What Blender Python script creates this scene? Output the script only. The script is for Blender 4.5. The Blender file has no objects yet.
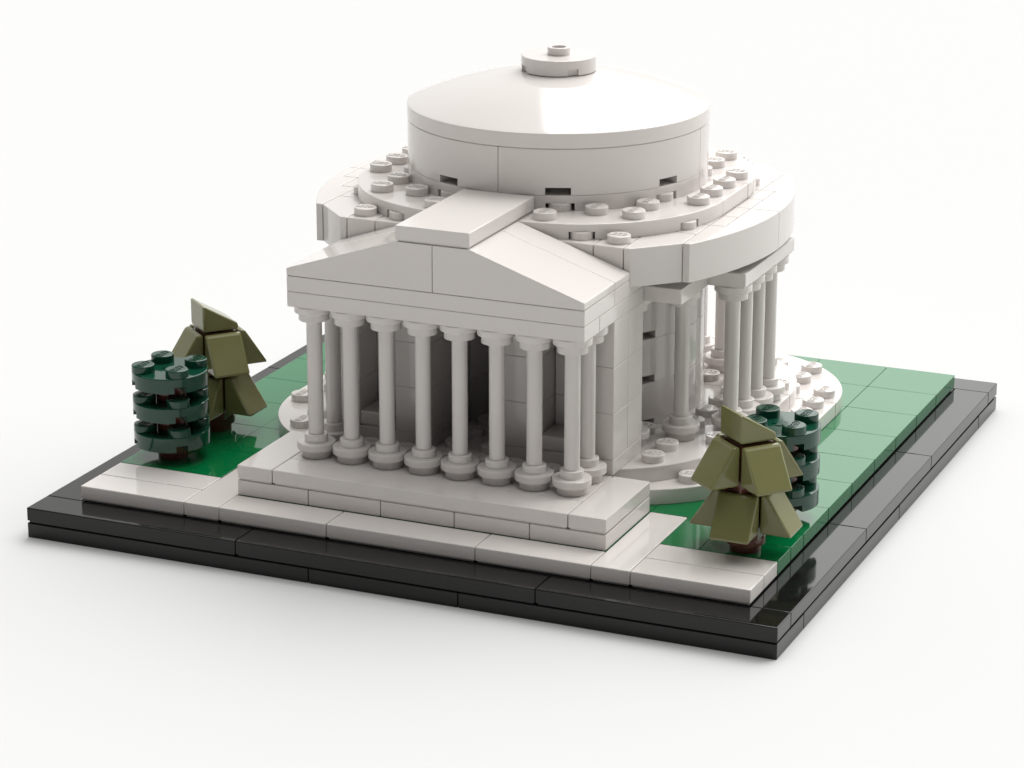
import bpy, bmesh, math, random
from mathutils import Vector, Matrix
random.seed(4)
S = 0.008            # one stud pitch = 8 mm
PI = math.pi
D2R = PI / 180
C = bpy.context.scene.collection
G = 0.009            # half gap between neighbouring bricks

# ------------------------------------------------------------------ materials
def plastic(name, rgb, rough=0.09, spec=0.5, wobble=0.006):
    m = bpy.data.materials.new(name); m.use_nodes = True
    nt = m.node_tree; b = nt.nodes['Principled BSDF']
    b.inputs['Roughness'].default_value = rough
    b.inputs['IOR'].default_value = 1.52
    b.inputs['Specular IOR Level'].default_value = spec
    tc = nt.nodes.new('ShaderNodeTexCoord')
    n = nt.nodes.new('ShaderNodeTexNoise'); n.inputs['Scale'].default_value = 60.0
    n.inputs['Detail'].default_value = 3
    nt.links.new(tc.outputs['Object'], n.inputs['Vector'])
    mx = nt.nodes.new('ShaderNodeMix'); mx.data_type = 'RGBA'
    mx.inputs['A'].default_value = tuple(c * 0.985 for c in rgb) + (1,)
    mx.inputs['B'].default_value = tuple(min(1, c * 1.015) for c in rgb) + (1,)
    nt.links.new(n.outputs['Fac'], mx.inputs['Factor'])
    nt.links.new(mx.outputs['Result'], b.inputs['Base Color'])
    # very soft moulding waviness of the plastic faces
    n2 = nt.nodes.new('ShaderNodeTexNoise'); n2.inputs['Scale'].default_value = 45.0
    n2.inputs['Detail'].default_value = 0
    nt.links.new(tc.outputs['Object'], n2.inputs['Vector'])
    bp = nt.nodes.new('ShaderNodeBump'); bp.inputs['Strength'].default_value = wobble * 4
    bp.inputs['Distance'].default_value = 0.0006
    nt.links.new(n2.outputs['Fac'], bp.inputs['Height'])
    nt.links.new(bp.outputs['Normal'], b.inputs['Normal'])
    return m

M_WHITE = plastic('white_plastic', (0.790, 0.742, 0.714), rough=0.07, spec=0.5)
M_BLACK = plastic('black_plastic', (0.010, 0.0098, 0.0095), rough=0.07, spec=0.36)
M_GREEN = plastic('green_plastic', (0.002, 0.180, 0.052), rough=0.06, spec=0.5)
M_DGREEN = plastic('dark_green_plastic', (0.006, 0.058, 0.034), rough=0.08)
M_OLIVE = plastic('olive_plastic', (0.190, 0.188, 0.072), rough=0.13)
M_BROWN = plastic('brown_plastic', (0.100, 0.030, 0.019), rough=0.10)

gm = bpy.data.materials.new('white_studio_sweep'); gm.use_nodes = True
gb = gm.node_tree.nodes['Principled BSDF']
gb.inputs['Base Color'].default_value = (0.712, 0.710, 0.706, 1)
gb.inputs['Roughness'].default_value = 0.9
gb.inputs['Specular IOR Level'].default_value = 0.1

# ------------------------------------------------------------------ mesh helpers
def finish(name, bm, mat, parent=None, loc=(0, 0, 0), rotz=0, scale=True):
    bmesh.ops.recalc_face_normals(bm, faces=bm.faces)
    me = bpy.data.meshes.new(name)
    bmesh.ops.scale(bm, vec=(S, S, S), verts=bm.verts)
    bm.to_mesh(me); bm.free()
    for p in me.polygons: p.use_smooth = True
    me.set_sharp_from_angle(angle=15 * D2R)
    me.materials.append(mat)
    o = bpy.data.objects.new(name, me); C.objects.link(o)
    o.location = Vector(loc) * S; o.rotation_euler = (0, 0, rotz)
    if parent: o.parent = parent
    return o

def empty(name, loc=(0, 0, 0), rotz=0, parent=None):
    o = bpy.data.objects.new(name, None); C.objects.link(o)
    o.empty_display_size = 0.01
    o.location = Vector(loc) * S; o.rotation_euler = (0, 0, rotz)
    if parent: o.parent = parent
    return o

def area2(pts):
    return sum(pts[i][0] * pts[(i + 1) % len(pts)][1] - pts[(i + 1) % len(pts)][0] * pts[i][1] for i in range(len(pts)))

def inset(pts, d):
    """offset a counter-clockwise outline inwards by d"""
    n = len(pts); out = []
    for i in range(n):
        p, a, b = pts[i], pts[i - 1], pts[(i + 1) % n]
        e1 = Vector((p[0] - a[0], p[1] - a[1])); e2 = Vector((b[0] - p[0], b[1] - p[1]))
        if e1.length < 1e-9 or e2.length < 1e-9: out.append(p); continue
        e1.normalize(); e2.normalize()
        n1 = Vector((-e1.y, e1.x)); n2 = Vector((-e2.y, e2.x))
        m = n1 + n2
        k = d / max(0.35, (1 + n1.dot(n2)))
        out.append((p[0] + m.x * k, p[1] + m.y * k))
    return out

def round_corners(pts, r):
    """cut sharp outline corners with a two-step round"""
    n = len(pts); out = []
    for i in range(n):
        p, a, b = Vector(pts[i]), Vector(pts[i - 1]), Vector(pts[(i + 1) % n])
        e1 = (a - p); e2 = (b - p)
        l1, l2 = e1.length, e2.length
        if l1 < 1e-6 or l2 < 1e-6: continue
        ang = e1.angle(e2)
        if ang > 150 * D2R or min(l1, l2) < 2.2 * r:
            out.append(tuple(p)); continue
        e1.normalize(); e2.normalize()
        q1 = p + e1 * r; q2 = p + e2 * r
        mid = p + (e1 + e2) * r * 0.293
        out += [tuple(q1), tuple(mid), tuple(q2)]
    return out

def prism(bm, pts, z0, z1, b0=0.02, b1=0.025, g=G, corner=0.025, mat=None):
    """extrude an outline; small two-step chamfers along the top and bottom rims"""
    if area2(pts) < 0: pts = pts[::-1]
    if g: pts = inset(pts, g)
    if corner: pts = round_corners(pts, corner)
    rings = []
    if b0: rings += [(inset(pts, b0), z0), (inset(pts, b0 * .29), z0 + b0 * .29), (pts, z0 + b0)]
    else: rings += [(pts, z0)]
    if b1: rings += [(pts, z1 - b1), (inset(pts, b1 * .29), z1 - b1 * .29), (inset(pts, b1), z1)]
    else: rings += [(pts, z1)]
    vs = []
    for ps, z in rings:
        vs.append([bm.verts.new(mat @ Vector((x, y, z)) if mat else (x, y, z)) for x, y in ps])
    n = len(pts)
    for a, b in zip(vs, vs[1:]):
        for i in range(n):
            try: bm.faces.new((a[i], a[(i + 1) % n], b[(i + 1) % n], b[i]))
            except ValueError: pass
    bm.faces.new(vs[0][::-1]); bm.faces.new(vs[-1])

def box(bm, x0, x1, y0, y1, z0, z1, **k):
    prism(bm, [(x0, y0), (x1, y0), (x1, y1), (x0, y1)], z0, z1, **k)

def tile(bm, x0, x1, y0, y1, z0, z1, bev=0.024, gap=G):
    """smooth tile: slim groove round its foot"""
    prism(bm, [(x0, y0), (x1, y0), (x1, y1), (x0, y1)], z0 + 0.055, z1, b0=0.006, b1=bev, g=gap)
    prism(bm, [(x0, y0), (x1, y0), (x1, y1), (x0, y1)], z0, z0 + 0.056, b0=0, b1=0, g=0.055, corner=0)

def pie(cx, cy, R, a0, a1, notches=(), nd=0.75, step=3.0, Ri=0, nh=5.5):
    """outline of a sector (degrees), with optional notches cut in from the arc"""
    def P(a, r): return (cx + r * math.cos(a * D2R), cy + r * math.sin(a * D2R))
    pts = []
    ns = sorted(n for n in notches if a0 < n < a1)
    a = a0; segs = []
    for n in ns:
        segs.append((a, n - nh)); a = n + nh
    segs.append((a, a1))
    for i, (s, e) in enumerate(segs):
        k = max(1, int(round((e - s) / step)))
        pts += [P(s + (e - s) * j / k, R) for j in range(k + 1)]
        if i < len(segs) - 1:
            pts += [P(e, R - nd), P(segs[i + 1][0], R - nd)]
    if Ri:
        k = max(1, int(round((a1 - a0) / 6)))
        pts += [P(a1 - (a1 - a0) * j / k, Ri) for j in range(k + 1)]
    else: pts.append((cx, cy))
    return pts

def notched(bm, cx, cy, R, a0, a1, z0, z1, notches, Ri=0, nd=0.75, nh=5.5, gap=0.2):
    prism(bm, pie(cx, cy, R, a0, a1, notches, nd, Ri=Ri, nh=nh), z0, z0 + gap, b0=0.008, b1=0, corner=0)
    prism(bm, pie(cx, cy, R, a0, a1, Ri=Ri), z0 + gap, z1, b0=0, b1=0.025, corner=0)

def lathe(bm, prof, x=0, y=0, z=0, n=40, cap=True):
    """revolve (r, z) profile"""
    rings = []
    for r, h in prof:
        rings.append([bm.verts.new((x + r * math.cos(2 * PI * i / n), y + r * math.sin(2 * PI * i / n), z + h)) for i in range(n)])
    for a, b in zip(rings, rings[1:]):
        for i in range(n): bm.faces.new((a[i], a[(i + 1) % n], b[(i + 1) % n], b[i]))
    if cap:
        bm.faces.new(rings[0][::-1]); bm.faces.new(rings[-1])
    return rings

def ring_prof(r, z0, z1, b=0.022):
    return [(r - b * .6, z0), (r, z0 + b * .6), (r, z1 - b), (r - b * .29, z1 - b * .29), (r - b, z1)]

# raised lettering on the studs
_fc = bpy.data.curves.new('stud_letters', 'FONT'); _fc.body = 'LEGO'; _fc.size = 1.0
_fc.extrude = 0.0; _fc.resolution_u = 2; _fc.align_x = 'CENTER'; _fc.offset = 0.012
_fo = bpy.data.objects.new('stud_letters', _fc); C.objects.link(_fo)
bpy.context.view_layer.update()
_tm = bpy.data.meshes.new_from_object(_fo.evaluated_get(bpy.context.evaluated_depsgraph_get()))
LV = [v.co.copy() for v in _tm.vertices]; LF = [tuple(p.vertices) for p in _tm.polygons]
_mx0, _mx1 = min(v.x for v in LV), max(v.x for v in LV); _my0, _my1 = min(v.y for v in LV), max(v.y for v in LV)
bpy.data.objects.remove(_fo); bpy.data.meshes.remove(_tm); bpy.data.curves.remove(_fc)

def letters(bm, x, y, z, rot):
    w, h, up = 0.47, 0.21, 0.014
    c, s = math.cos(rot), math.sin(rot)
    def T(v, dz):
        u = (v.x - (_mx0 + _mx1) / 2) / (_mx1 - _mx0) * w; t = (v.y - (_my0 + _my1) / 2) / (_my1 - _my0) * h
        return bm.verts.new((x + u * c - t * s, y + u * s + t * c, z + dz))
    top = [T(v, up) for v in LV]; bot = [T(v, -0.004) for v in LV]
    edges = {}
    for f in LF:
        try: bm.faces.new([top[i] for i in f])
        except ValueError: continue
        for i in range(len(f)):
            e = (f[i], f[(i + 1) % len(f)]); edges[e] = edges.get(e, 0) + 1
    for (a, b) in list(edges):
        if (b, a) not in edges:
            try: bm.faces.new((top[b], top[a], bot[a], bot[b]))
            except ValueError: pass

def stud(bm, x, y, z, rot=0, text=True):
    lathe(bm, [(0.3, 0), (0.3, 0.2 - 0.03), (0.291, 0.191), (0.27, 0.2)], x, y, z, n=32)
    if text: letters(bm, x, y, z + 0.2, rot)

# ------------------------------------------------------------------ setting
bm = bmesh.new()
L = 1500
vs = [bm.verts.new(p) for p in ((-L, -L, 0), (L, -L, 0), (L, L, 0), (-L, L, 0))]
bm.faces.new(vs)
g = finish('ground', bm, gm); g['kind'] = 'structure'

# ------------------------------------------------------------------ display base
base = empty('display_base', (10, 10, 0))
base['label'] = 'square black brick-built display base with green lawn tiles and a white path along its front'
base['category'] = 'display base'
OB = (-10, -10, 0)
bm = bmesh.new()
rows = [(0, 8), (8, 12), (12, 20)]
for a, b in rows:
    box(bm, a, b, 0, 2, 0, 0.395); box(bm, a, b, 18, 20, 0, 0.395)
for a, b in ((2, 10), (10, 18)):
    box(bm, 0, 2, a, b, 0, 0.395); box(bm, 18, 20, a, b, 0, 0.395)
box(bm, 2, 18, 2, 18, 0, 0.39, g=0.02)
finish('lower_border', bm, M_BLACK, base, OB)
bm = bmesh.new()
for a, b in ((0, 6), (6, 14), (14, 20)):
    tile(bm, a, b, 0, 1, 0.4, 0.8); tile(bm, a, b, 19, 20, 0.4, 0.8)
for a, b in ((1, 7), (7, 13), (13, 19)):
    tile(bm, 0, 1, a, b, 0.4, 0.8); tile(bm, 19, 20, a, b, 0.4, 0.8)
box(bm, 1, 19, 1, 19, 0.4, 0.79, g=0.02)
finish('upper_border', bm, M_BLACK, base, OB)
bm = bmesh.new()
for (x0, x1, y0, y1) in ((1, 4, 1, 2), (1, 4, 2, 3), (4, 5, 1, 5), (5, 8, 1, 2), (8, 12, 1, 2), (12, 15, 1, 2),
                         (15, 16, 1, 5), (16, 19, 1, 2), (16, 19, 2, 3)):
    tile(bm, x0, x1, y0, y1, 0.8, 1.2)
finish('path', bm, M_WHITE, base, OB)
bm = bmesh.new()
for (x0, x1, y0, y1) in ((1, 3, 3, 5), (3, 4, 3, 5), (16, 17, 3, 5), (17, 19, 3, 4), (17, 19, 4, 5), (5, 15, 2, 5)):
    if x0 == 5: box(bm, x0, x1, y0, y1, 0.8, 1.19)
    else: tile(bm, x0, x1, y0, y1, 0.8, 1.2, 0.010, 0.006)
for j in range(7):
    for i in range(9):
        tile(bm, 1 + 2 * i, 3 + 2 * i, 5 + 2 * j, 7 + 2 * j, 0.8, 1.2, 0.010, 0.006)
finish('lawn', bm, M_GREEN, base, OB)

# ------------------------------------------------------------------ memorial
mem = empty('memorial_building', (10, 11, 1.2))
mem['label'] = 'white domed round memorial built of toy bricks with a columned portico facing the front'
mem['category'] = 'model building'
OM = (-10, -11, -1.2)

# porch platform and steps
bm = bmesh.new()
for a, b in ((5, 7), (7, 9), (9, 11), (11, 13), (13, 15)):
    box(bm, a, b, 2, 5, 1.2, 1.6)
finish('lower_step', bm, M_WHITE, mem, OM)
bm = bmesh.new()
tile(bm, 5, 6, 2, 5, 1.6, 2.0); tile(bm, 14, 15, 2, 5, 1.6, 2.0)
tile(bm, 6, 14, 2, 3, 1.6, 2.0)
box(bm, 6, 14, 3, 5, 1.6, 1.996)
for i in range(1, 7): stud(bm, 6.5 + i, 4.5, 2.0, 0)
finish('platform', bm, M_WHITE, mem, OM)

def NC(q):     # notch bearings of a round 4x4 corner in quadrant q
    return [q * 90 + 23.2, q * 90 + 66.8]
def notch_studs(cx, cy, q, z, bm):
    sx, sy = ((1, 1), (-1, 1), (-1, -1), (1, -1))[q]
    for u, v in ((3.5, 1.5), (1.5, 3.5)): stud(bm, cx + sx * u, cy + sy * v, z, 0, False)

# lower plinth
bm = bmesh.new()
def arc(cx, cy, R, a0, a1, k=30): return [(cx + R * math.cos((a0 + (a1 - a0) * i / k) * D2R), cy + R * math.sin((a0 + (a1 - a0) * i / k) * D2R)) for i in range(k + 1)]
prism(bm, arc(13, 9, 4, 270, 360) + [(17, 11), (11.0, 11), (11.0, 5.0)], 1.2, 1.6, b0=.012, b1=.022, corner=0)
prism(bm, [(11, 11), (17, 11), (17, 14), (11, 14)], 1.2, 1.6)
prism(bm, [(11, 14)] + arc(13, 14, 4, 0, 90) + [(11, 18)], 1.2, 1.6, b0=.012, b1=.022, corner=0)
prism(bm, [(9, 5.0), (9, 11), (3, 11)] + arc(7, 9, 4, 180, 270), 1.2, 1.6, b0=.012, b1=.022, corner=0)
prism(bm, [(3, 11), (9, 11), (9, 14), (3, 14)], 1.2, 1.6)
prism(bm, [(9, 14), (9, 18)] + arc(7, 14, 4, 90, 180), 1.2, 1.6, b0=.012, b1=.022, corner=0)
box(bm, 9, 11, 5.02, 18, 1.2, 1.598)
def in_round(x, y, x0, x1, y0, y1, rf, rb, m):
    cx = min(max(x, x0 + (rf if y < 11 else rb)), x1 - (rf if y < 11 else rb))
    cy = min(max(y, y0 + rf), y1 - rb)
    d = math.hypot(x - cx, y - cy)
    r = rf if y < 11 else rb
    if x0 + r <= x <= x1 - r or y0 + rf <= y <= y1 - rb:
        return x0 + m <= x <= x1 - m and y0 + m <= y <= y1 - m
    return d <= r - m
for i in range(3, 17):
    for j in range(5, 18):
        x, y = i + .5, j + .5
        if in_round(x, y, 3, 17, 5, 18, 4, 4, 0.28) and not in_round(x, y, 4, 16, 5, 17, 4, 4, -0.25):
            if y < 6 and 5 < x < 15: continue
            stud(bm, x, y, 1.6, PI / 2 if (x > 13 and y > 7) or x < 6 else 0)
for (cx, cy, q) in ((12, 9, 3), (12, 13, 0), (8, 13, 1), (8, 9, 2)): notch_studs(cx, cy, q, 1.6, bm)
finish('lower_plinth', bm, M_WHITE, mem, OM)

COLS = [(13.5, 7.5), (14.5, 8.5), (15.5, 9.5), (15.5, 10.5), (15.5, 11.5), (15.5, 12.5), (14.5, 13.5), (13.5, 14.5), (12.5, 15.5)]
ROT_COLS = COLS + [(20 - x, y) for x, y in COLS] + [(8.5, 16.5), (9.5, 16.5), (10.5, 16.5), (11.5, 16.5)]
PORCH = [(6.5 + i, 3.5) for i in range(8)] + [(6.5, 4.5), (13.5, 4.5)]

# upper plinth
bm = bmesh.new()
for (cx, cy, q) in ((12, 9, 3), (12, 13, 0), (8, 13, 1), (8, 9, 2)):
    notched(bm, cx, cy, 4, q * 90, q * 90 + 90, 1.6, 2.0, NC(q))
box(bm, 8, 12, 5.02, 17, 1.6, 1.998)
box(bm, 4, 8, 9, 13, 1.6, 1.999); box(bm, 12, 16, 9, 13, 1.6, 1.999)
for i in range(4, 16):
    for j in range(5, 17):
        x, y = i + .5, j + .5
        if not in_round(x, y, 4, 16, 5, 17, 4, 4, 0.28): continue
        if (x, y) in ROT_COLS: continue
        if y < 8 and (6 < x < 9 or 11 < x < 14): continue
        r = math.hypot(x - 10, y - 11)
        if r < 4.2 and not (9 < x < 11 and y < 9): continue
        stud(bm, x, y, 2.0, 0 if y < 9 or y > 13 else PI / 2)
finish('upper_plinth', bm, M_WHITE, mem, OM)

# columns (each: base, shaft, capital)
def rprof(z): return ([(0.375, z), (0.385, z + .01), (0.385, z + 0.2)] + [(0.455, z + 0.2), (0.485, z + 0.215), (0.49, z + 0.23), (0.49, z + 0.37), (0.483, z + 0.39), (0.465, z + 0.4)])
bm = bmesh.new()
lathe(bm, rprof(0) + [(0.302, 0.4), (0.3, 0.405), (0.3, 0.575), (0.292, 0.592), (0.275, 0.6), (0.205, 0.6), (0.2, 0.598)], n=48)
cb = finish('column_base', bm, M_WHITE)
bm = bmesh.new(); lathe(bm, [(0.198, 0.59), (0.198, 3.7)], n=32)
cs = finish('shaft', bm, M_WHITE)
bm = bmesh.new(); lathe(bm, rprof(3.6), n=48)
cc = finish('capital', bm, M_WHITE)
first = True
for (x, y) in PORCH + ROT_COLS:
    e = empty('column', (x - 10, y - 11, 0.8), 0, mem)
    for src in (cb, cs, cc):
        o = src if first else src.copy()
        if not first: C.objects.link(o)
        o.parent = e
    first = False

# porch walls: piers either side of the doorway
bm = bmesh.new()
for sx in (0, 1):
    def X(a, b): return (a, b) if not sx else (20 - b, 20 - a)
    for (a, b, y0, y1) in ((6, 9, 5, 7), (8, 9, 7, 8)):
        x0, x1 = X(a, b); box(bm, x0, x1, y0, y1, 2.0, 2.4)
    for k in range(3):
        z0 = 2.4 + 1.2 * k
        for (a, b, y0, y1) in ((6, 7, 5, 6), (6, 7, 6, 7), (7, 8, 6, 8), (8, 9, 5, 9)):
            x0, x1 = X(a, b); box(bm, x0, x1, y0, y1, z0, z0 + 1.2)
    x0, x1 = X(7, 8); tile(bm, x0, x1, 5, 6, 2.4, 2.8)
finish('porch_wall', bm, M_WHITE, mem, OM)

# round inner chamber wall
bm = bmesh.new()
for k in range(3):
    for q in range(4):
        a0, a1 = q * 90, q * 90 + 90
        z0 = 2.0 + 1.2 * k
        if q == 2: a1 = 254
        if q == 3: a0 = 286
        notched(bm, 10, 11, 4, a0, a1, z0, z0 + 1.2, [n for n in (q * 90 + 32.5, q * 90 + 57.5) if a0 + 6 < n < a1 - 6], Ri=2.8, nd=1.0, nh=4.4)
finish('chamber_wall', bm, M_WHITE, mem, OM)
bm = bmesh.new()
lathe(bm, ring_prof(4, 5.6, 6.4), 10, 11, 0, n=96)
finish('chamber_ceiling', bm, M_WHITE, mem, OM)

# porch entablature, pediment and ridge slab
bm = bmesh.new()
for (x0, x1, y0, y1, z0, z1) in ((6, 14, 3, 4, 6.0, 6.4), (6, 14, 4, 6, 6.0, 6.4), (6, 14, 6, 7, 6.0, 6.4), (6, 14, 6, 7, 6.4, 6.6),
                                 (6, 14, 3, 5, 6.4, 6.8), (6, 14, 5, 6, 6.4, 6.8)):
    box(bm, x0, x1, y0, y1, z0, z1, g=0.006)
finish('entablature', bm, M_WHITE, mem, OM)
RX = Matrix(((1, 0, 0, 0), (0, 0, 1, 0), (0, 1, 0, 0), (0, 0, 0, 1)))     # outline in x,z extruded along y
bm = bmesh.new()
for (y0, y1) in ((3, 5), (5, 6)):
    prism(bm, [(6, 6.8), (10, 6.8), (10, 8.0), (9, 8.0), (6, 7.0)], y0 + .006, y1 - .006, g=0.007, b0=.018, b1=.018, mat=RX)
    prism(bm, [(10, 6.8), (14, 6.8), (14, 7.0), (11, 8.0), (10, 8.0)], y0 + .006, y1 - .006, g=0.007, b0=.018, b1=.018, mat=RX)
finish('pediment', bm, M_WHITE, mem, OM)
bm = bmesh.new(); tile(bm, 9, 11, 3, 7.05, 8.0, 8.4)
finish('ridge_slab', bm, M_WHITE, mem, OM)

# architrave plates over the ring of columns
bm = bmesh.new()
for sx in (0, 1):
    for (x0, x1, y0, y1) in ((12.5, 15, 7, 9), (14, 16, 9, 13), (12.5, 15, 13, 15)):
        if sx: x0, x1 = 20 - x1, 20 - x0
        (tile if y0 == 9 else box)(bm, x0, x1, y0, y1, 6.0, 6.4)
box(bm, 7, 13, 15, 16.9, 6.0, 6.4)
finish('architrave', bm, M_WHITE, mem, OM)

# soffit + big round cornice
bm = bmesh.new()
for (cx, cy, q) in ((11, 10, 3), (11, 12, 0), (9, 12, 1), (9, 10, 2)):
    prism(bm, pie(cx, cy, 4, q * 90, q * 90 + 90), 6.4, 6.62, corner=0)
box(bm, 9, 11, 7, 16, 6.4, 6.61); box(bm, 5, 9, 10, 12, 6.4, 6.61); box(bm, 11, 15, 10, 12, 6.4, 6.61)
finish('soffit', bm, M_WHITE, mem, OM)

bm = bmesh.new()
xs = [6.2, 7, 8, 9, 10, 11, 12, 13, 13.8]
for a, b in zip(xs, xs[1:]):
    box(bm, a, b, 6, 7, 6.4, 7.6)
    box(bm, a, b, 15, 16, 6.6, 7.6)
def MX(ps, m): return [(20 - x, y) for x, y in ps][::-1] if m else ps
def MY(ps, m): return [(x, 22 - y) for x, y in ps][::-1] if m else ps
for mx in (0, 1):
    for my in (0, 1):
        prism(bm, MY(MX([(13.8, 6), (14, 6), (15, 7), (15, 8), (13.8, 8)], mx), my), 6.6, 7.6, corner=0.03)
        cv = []
        for i in range(15):
            y = 7 + 4 * i / 14; cv.append((7.8 + math.sqrt(8.4 ** 2 - (11 - y) ** 2), y))
        if not mx:
            ps = [(15, 7)] + cv + [(15.4, 11), (15.4, 9), (15, 9)]
            prism(bm, MY(ps, my), 6.6, 7.6, corner=0)
            for yy in (9, 10): 
                prism(bm, MY([(15, yy), (15.4, yy), (15.4, yy + 1), (15, yy + 1)], my), 6.6, 7.6, corner=0)
        else:
            ps = [(15, 7)] + cv + [(15.9, 11), (15.9, 10), (15.45, 10), (15.45, 9), (15, 9)]
            prism(bm, MY(MX(ps, 1), my), 6.6, 7.6, corner=0)
            prism(bm, MY(MX([(15, 9), (15.45, 9), (15.45, 10), (15, 10)], 1), my), 6.6, 7.6, corner=0)
            prism(bm, MY(MX([(15, 10), (15.9, 10), (15.9, 11), (15, 11)], 1), my), 6.6, 7.6, corner=0)
    for yy in range(8, 14):
        prism(bm, MX([(14, yy), (15, yy), (15, yy + 1), (14, yy + 1)], mx), 6.6, 7.6, corner=0)
box(bm, 6.21, 13.79, 7, 15, 6.63, 7.595, g=0)
TI = ((11, 10, 3), (11, 12, 0), (9, 12, 1), (9, 10, 2))
for (cx, cy, q) in TI: notch_studs(cx, cy, q, 7.6, bm)
for x in (6.5, 13.5):
    for y in (6.5, 15.5): stud(bm, x, y, 7.6, 0)
finish('cornice_ring', bm, M_WHITE, mem, OM)

# stepped roof terrace
bm = bmesh.new()
for (cx, cy, q) in TI:
    notched(bm, cx, cy, 4, q * 90, q * 90 + 90, 7.6, 8.0, NC(q), nh=4.6)
box(bm, 9, 11, 7.0, 16, 7.6, 7.997); box(bm, 9, 11, 6.02, 7.0, 7.6, 7.997)
box(bm, 5, 9, 10, 12, 7.6, 7.998); box(bm, 11, 15, 10, 12, 7.6, 7.998)
for i in range(5, 15):
    for j in range(6, 16):
        x, y = i + .5, j + .5
        if not in_round(x, y, 5, 15, 6, 16, 4, 4, 0.28): continue
        if math.hypot(x - 10, y - 11) < 4.22 or (9 < x < 11 and y < 8): continue
        stud(bm, x, y, 8.0, PI / 2 if (x > 10 and y < 12) else 0)
for q in range(4):
    notch_studs(10, 11, q, 8.0, bm)
finish('roof_terrace', bm, M_WHITE, mem, OM)

# drum
bm = bmesh.new()
for q in range(4):
    notched(bm, 10, 11, 4, q * 90, q * 90 + 90, 8.0, 8.4, NC(q), Ri=2.8, nh=5.2)
    notched(bm, 10, 11, 4, q * 90, q * 90 + 90, 8.4, 9.6, [q * 90 + 22.4, q * 90 + 67.6], Ri=2.6, nd=1.1, nh=4.6)
finish('drum', bm, M_WHITE, mem, OM)

# dome
bm = bmesh.new()
pr = [(3.96, 9.6), (3.98, 9.605), (4.0, 9.62), (4.0, 9.97), (3.993, 9.99), (3.975, 10.0)]
for i in range(1, 33):
    r = 3.975 * (1 - i / 34)
    pr.append((r, 10 + 0.86 * (1 - (r / 3.975) ** 2)))
lathe(bm, pr, 10, 11, 0, n=160)
dome = finish('dome', bm, M_WHITE, mem, OM)

# finial: 2x2 round plate with an open stud
fin = empty('finial', (0, 0, 9.63), 0, mem)
def round2(bm, z, nd=0.06, ztop=0.4):
    nn = [45 + 90 * k for k in range(4)]
    for q in range(4):
        prism(bm, pie(0, 0, 0.99, q * 90, q * 90 + 90, [45 + 90 * q], nd, step=5, nh=9), z, z + 0.17, b0=0.006, b1=0, g=0, corner=0)
    lathe(bm, [(0.4, z + 0.1705), (0.99, z + 0.1705), (0.99, z + ztop - 0.025), (0.983, z + ztop - 0.007), (0.965, z + ztop)], n=72)
bm = bmesh.new(); round2(bm, 0)
finish('round_cap', bm, M_WHITE, fin)
bm = bmesh.new()
lathe(bm, [(0.3, 0.4), (0.3, 0.58), (0.292, 0.595), (0.28, 0.6), (0.2, 0.6), (0.19, 0.594), (0.19, 0.42)], n=40)
finish('open_stud', bm, M_WHITE, fin)

# ------------------------------------------------------------------ trees
def cut_tree():
    """stack of three round dark green plates on brown round spacers"""
    t = empty('round_tree')
    bm = bmesh.new()
    for k in range(3):
        lathe(bm, [(0.385, 0), (0.385, 0.2), (0.48, 0.2), (0.485, 0.395), (0.47, 0.4)], 0, 0, 0.8 * k, n=40)
    finish('trunk', bm, M_BROWN, t)
    for k in range(3):
        bm = bmesh.new(); round2(bm, 0, 0.52)
        for u in (-.5, .5):
            for v in (-.5, .5): stud(bm, u, v, 0.4, PI / 2, True)
        if k == 2:      # cross-shaped axle socket moulded in the middle
            for w, h in ((0.2, 0.07), (0.07, 0.2)):
                box(bm, -w, w, -h, h, 0.4, 0.415, b0=0, b1=0, g=0, corner=0)
        finish('foliage_plate', bm, M_DGREEN, t, (0, 0, 0.4 + 0.8 * k))
    return t

def slope_outline(h=0.775):       # side view of the small slope: (along, up)
    return [(0, 0), (1, 0), (1, 0.17), (0.06, h), (0, h)]

def slope_mesh(mat, h=0.775):
    bm = bmesh.new()
    # local: x = 0..1 slope direction, y = 0..0.8 height, z = width
    prism(bm, slope_outline(h), -0.496, 0.496, b0=0.05, b1=0.05, g=0.004, corner=0.07, mat=mat)
    return bm

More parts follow.
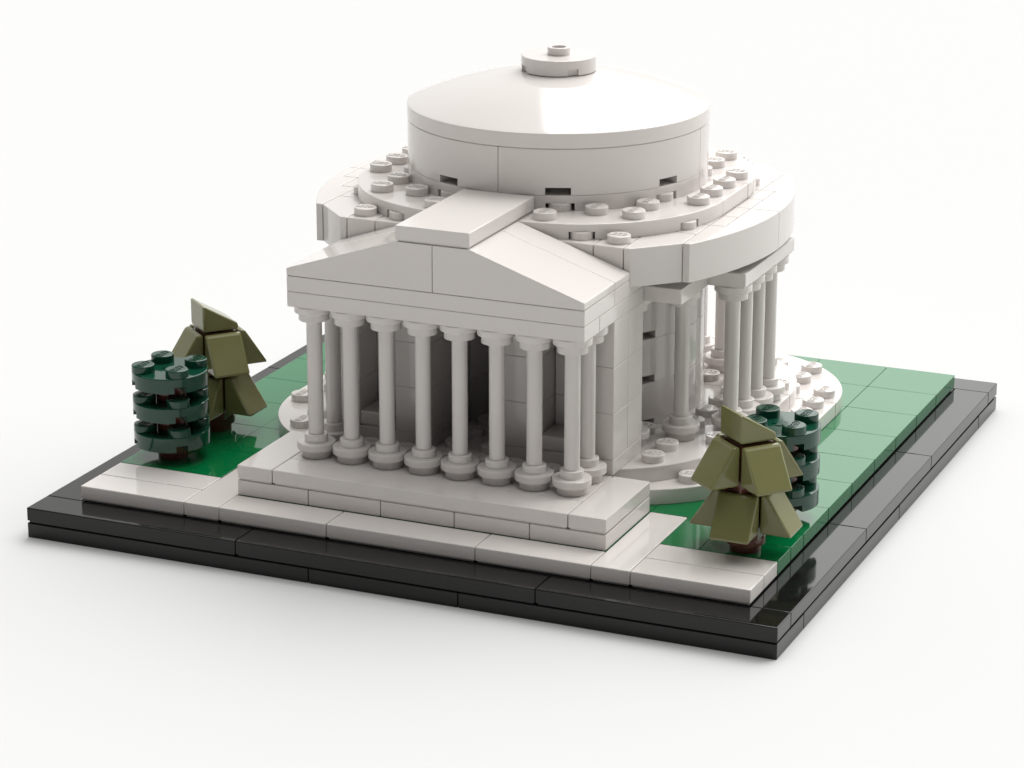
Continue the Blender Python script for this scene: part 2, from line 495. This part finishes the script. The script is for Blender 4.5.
def pine_tree():
    t = empty('conifer_tree')
    bm = bmesh.new()
    lathe(bm, [(0.385, 0), (0.385, 0.2), (0.485, 0.2), (0.49, 0.385), (0.475, 0.4)], n=40)
    box(bm, -.46, .46, -.46, .46, 0.4, 1.6, b0=.01, b1=.01)
    # turned upper core
    r = 0.46 * math.sqrt(2)
    prism(bm, [(r * math.cos((4.5 + 90 * k) * D2R), r * math.sin((4.5 + 90 * k) * D2R)) for k in range(4)], 1.6, 2.79, b0=.01, b1=.01)
    lathe(bm, [(0.3, 2.78), (0.3, 2.83)], n=24)
    finish('trunk', bm, M_BROWN, t)
    for tier, (ztop, rot0) in enumerate(((1.6, 0), (2.8, 49.5))):
        for k in range(4):
            a = (rot0 + 90 * k) * D2R
            # outline x (thin end at top) runs down from ztop; height points outwards
            d = Vector((math.cos(a), math.sin(a), 0)); tt = Vector((-math.sin(a), math.cos(a), 0))
            # local x: 0 -> bottom (thick end), 1 -> top (thin lip)
            m = Matrix.Identity(4)
            m.col[0] = Vector((0, 0, 1, 0)); m.col[1] = Vector((d.x, d.y, 0, 0)); m.col[2] = Vector((tt.x, tt.y, 0, 0))
            o = d * 0.5; m.col[3] = Vector((o.x, o.y, ztop - 1.0, 1))
            finish('branch_slope', slope_mesh(m), M_OLIVE, t)
    a = 229.5 * D2R       # crown: tall edge on the front-left, falling to the back-right
    d = Vector((math.cos(a), math.sin(a), 0)); tt = Vector((-math.sin(a), math.cos(a), 0))
    m = Matrix.Identity(4)
    m.col[0] = Vector((-d.x, -d.y, 0, 0)); m.col[1] = Vector((0, 0, 1, 0)); m.col[2] = Vector((tt.x, tt.y, 0, 0))
    o = d * 0.5; m.col[3] = Vector((o.x, o.y, 2.83, 1))
    finish('crown_slope', slope_mesh(m, 0.73), M_OLIVE, t)
    return t

def copy_tree(root):
    r = root.copy(); C.objects.link(r)
    for ch in list(root.children):
        c = ch.copy(); C.objects.link(c); c.parent = r
    return r

t1 = cut_tree(); t1.location = Vector((2, 4, 1.2)) * S
t1['label'] = 'dark green tree of stacked round plates on the left lawn, just behind the white path'
t1['category'] = 'toy tree'; t1['group'] = 'dark green round toy trees'
t2 = copy_tree(t1); t2.location = Vector((18, 6, 1.2)) * S
t2['label'] = 'dark green stacked round tree on the right lawn, half hidden behind an olive tree'
t3 = pine_tree(); t3.location = Vector((18, 3.52, 1.2)) * S
t3['label'] = 'olive green slanted toy tree in full view at the front right corner beside the path'
t3['category'] = 'toy tree'; t3['group'] = 'olive green angular toy trees'
t4 = copy_tree(t3); t4.location = Vector((1.95, 6.53, 1.2)) * S; t4.rotation_euler.z = -0.5 * D2R
t4['label'] = 'olive green slanted toy tree on the left lawn, standing behind the dark green round tree'

# ------------------------------------------------------------------ light: white studio, big softbox behind on the right
w = bpy.data.worlds.new("World"); bpy.context.scene.world = w; w.use_nodes = True
nt = w.node_tree; bg = nt.nodes['Background']
tc = nt.nodes.new('ShaderNodeTexCoord')
sep = nt.nodes.new('ShaderNodeSeparateXYZ'); nt.links.new(tc.outputs['Generated'], sep.inputs[0])
def math_n(op, a, b=None, c=None, clamp=False):
    n = nt.nodes.new('ShaderNodeMath'); n.operation = op; n.use_clamp = clamp
    for i, v in enumerate((a, b, c)):
        if v is None: continue
        if hasattr(v, 'is_linked'): nt.links.new(v, n.inputs[i])
        else: n.inputs[i].default_value = v
    return n.outputs[0]
def step(v, lo, hi):
    n = nt.nodes.new('ShaderNodeMapRange'); n.interpolation_type = 'SMOOTHSTEP'
    nt.links.new(v, n.inputs['Value']); n.inputs['From Min'].default_value = lo; n.inputs['From Max'].default_value = hi
    return n.outputs['Result']
az = math_n('MULTIPLY', math_n('ARCTAN2', sep.outputs['Y'], sep.outputs['X']), 180 / PI)
el = math_n('MULTIPLY', math_n('ARCSINE', sep.outputs['Z']), 180 / PI)
azs = math_n('MULTIPLY_ADD', el, -0.11, az)
boxm = math_n('MULTIPLY', math_n('MULTIPLY', step(az, 25, 40), step(azs, 112.5, 110)),
              math_n('MULTIPLY', step(el, 8, 20), step(el, 76, 70)))
amb = math_n('MULTIPLY_ADD', step(sep.outputs['Y'], -0.4, 0.7), 0.86, 0.09)      # dim room in front, paler wall behind
boxl = math_n('MULTIPLY_ADD', step(el, 19, 50), 3.1, 1.3)                          # softbox, brighter towards its top
lv = math_n('ADD', amb, math_n('MULTIPLY', boxm, boxl))
lv = math_n('MULTIPLY_ADD', step(el, 40, 78), 1.75, lv)                             # overhead panel
cmb = nt.nodes.new('ShaderNodeCombineColor')
nt.links.new(lv, cmb.inputs[0]); nt.links.new(lv, cmb.inputs[1]); nt.links.new(math_n('MULTIPLY', lv, 0.985), cmb.inputs[2])
nt.links.new(cmb.outputs[0], bg.inputs['Color']); bg.inputs['Strength'].default_value = 0.855
w.cycles.sampling_method = 'MANUAL'; w.cycles.sample_map_resolution = 2048

# ------------------------------------------------------------------ camera (solved from the photograph)
cam = bpy.data.cameras.new('camera'); co = bpy.data.objects.new('camera', cam); C.objects.link(co)
cam.sensor_width = 36; cam.lens = 2906.647 / 1024 * 36
cam.clip_start = 0.01; cam.clip_end = 100
yaw, pit, roll = -0.40719770, 0.30927392, 0.00056
fw = Vector((math.sin(yaw) * math.cos(pit), math.cos(yaw) * math.cos(pit), -math.sin(pit)))
r = Vector((math.cos(yaw), -math.sin(yaw), 0)); u = r.cross(fw)
r2 = math.cos(roll) * r + math.sin(roll) * u; u2 = -math.sin(roll) * r + math.cos(roll) * u
mat = Matrix((r2, u2, -fw)).transposed().to_4x4()
mat.translation = Vector((38.7179962, -58.6734220, 26.2095146)) * S
co.matrix_world = mat
sc = bpy.context.scene; sc.camera = co
sc.view_settings.view_transform = 'Standard'; sc.view_settings.look = 'None'
sc.view_settings.exposure = 0; sc.view_settings.gamma = 1
sc.cycles.max_bounces = 10; sc.cycles.diffuse_bounces = 2; sc.cycles.glossy_bounces = 4
sc.cycles.use_denoising = True
sc.cycles.sample_clamp_indirect = 4; sc.cycles.blur_glossy = 0.6
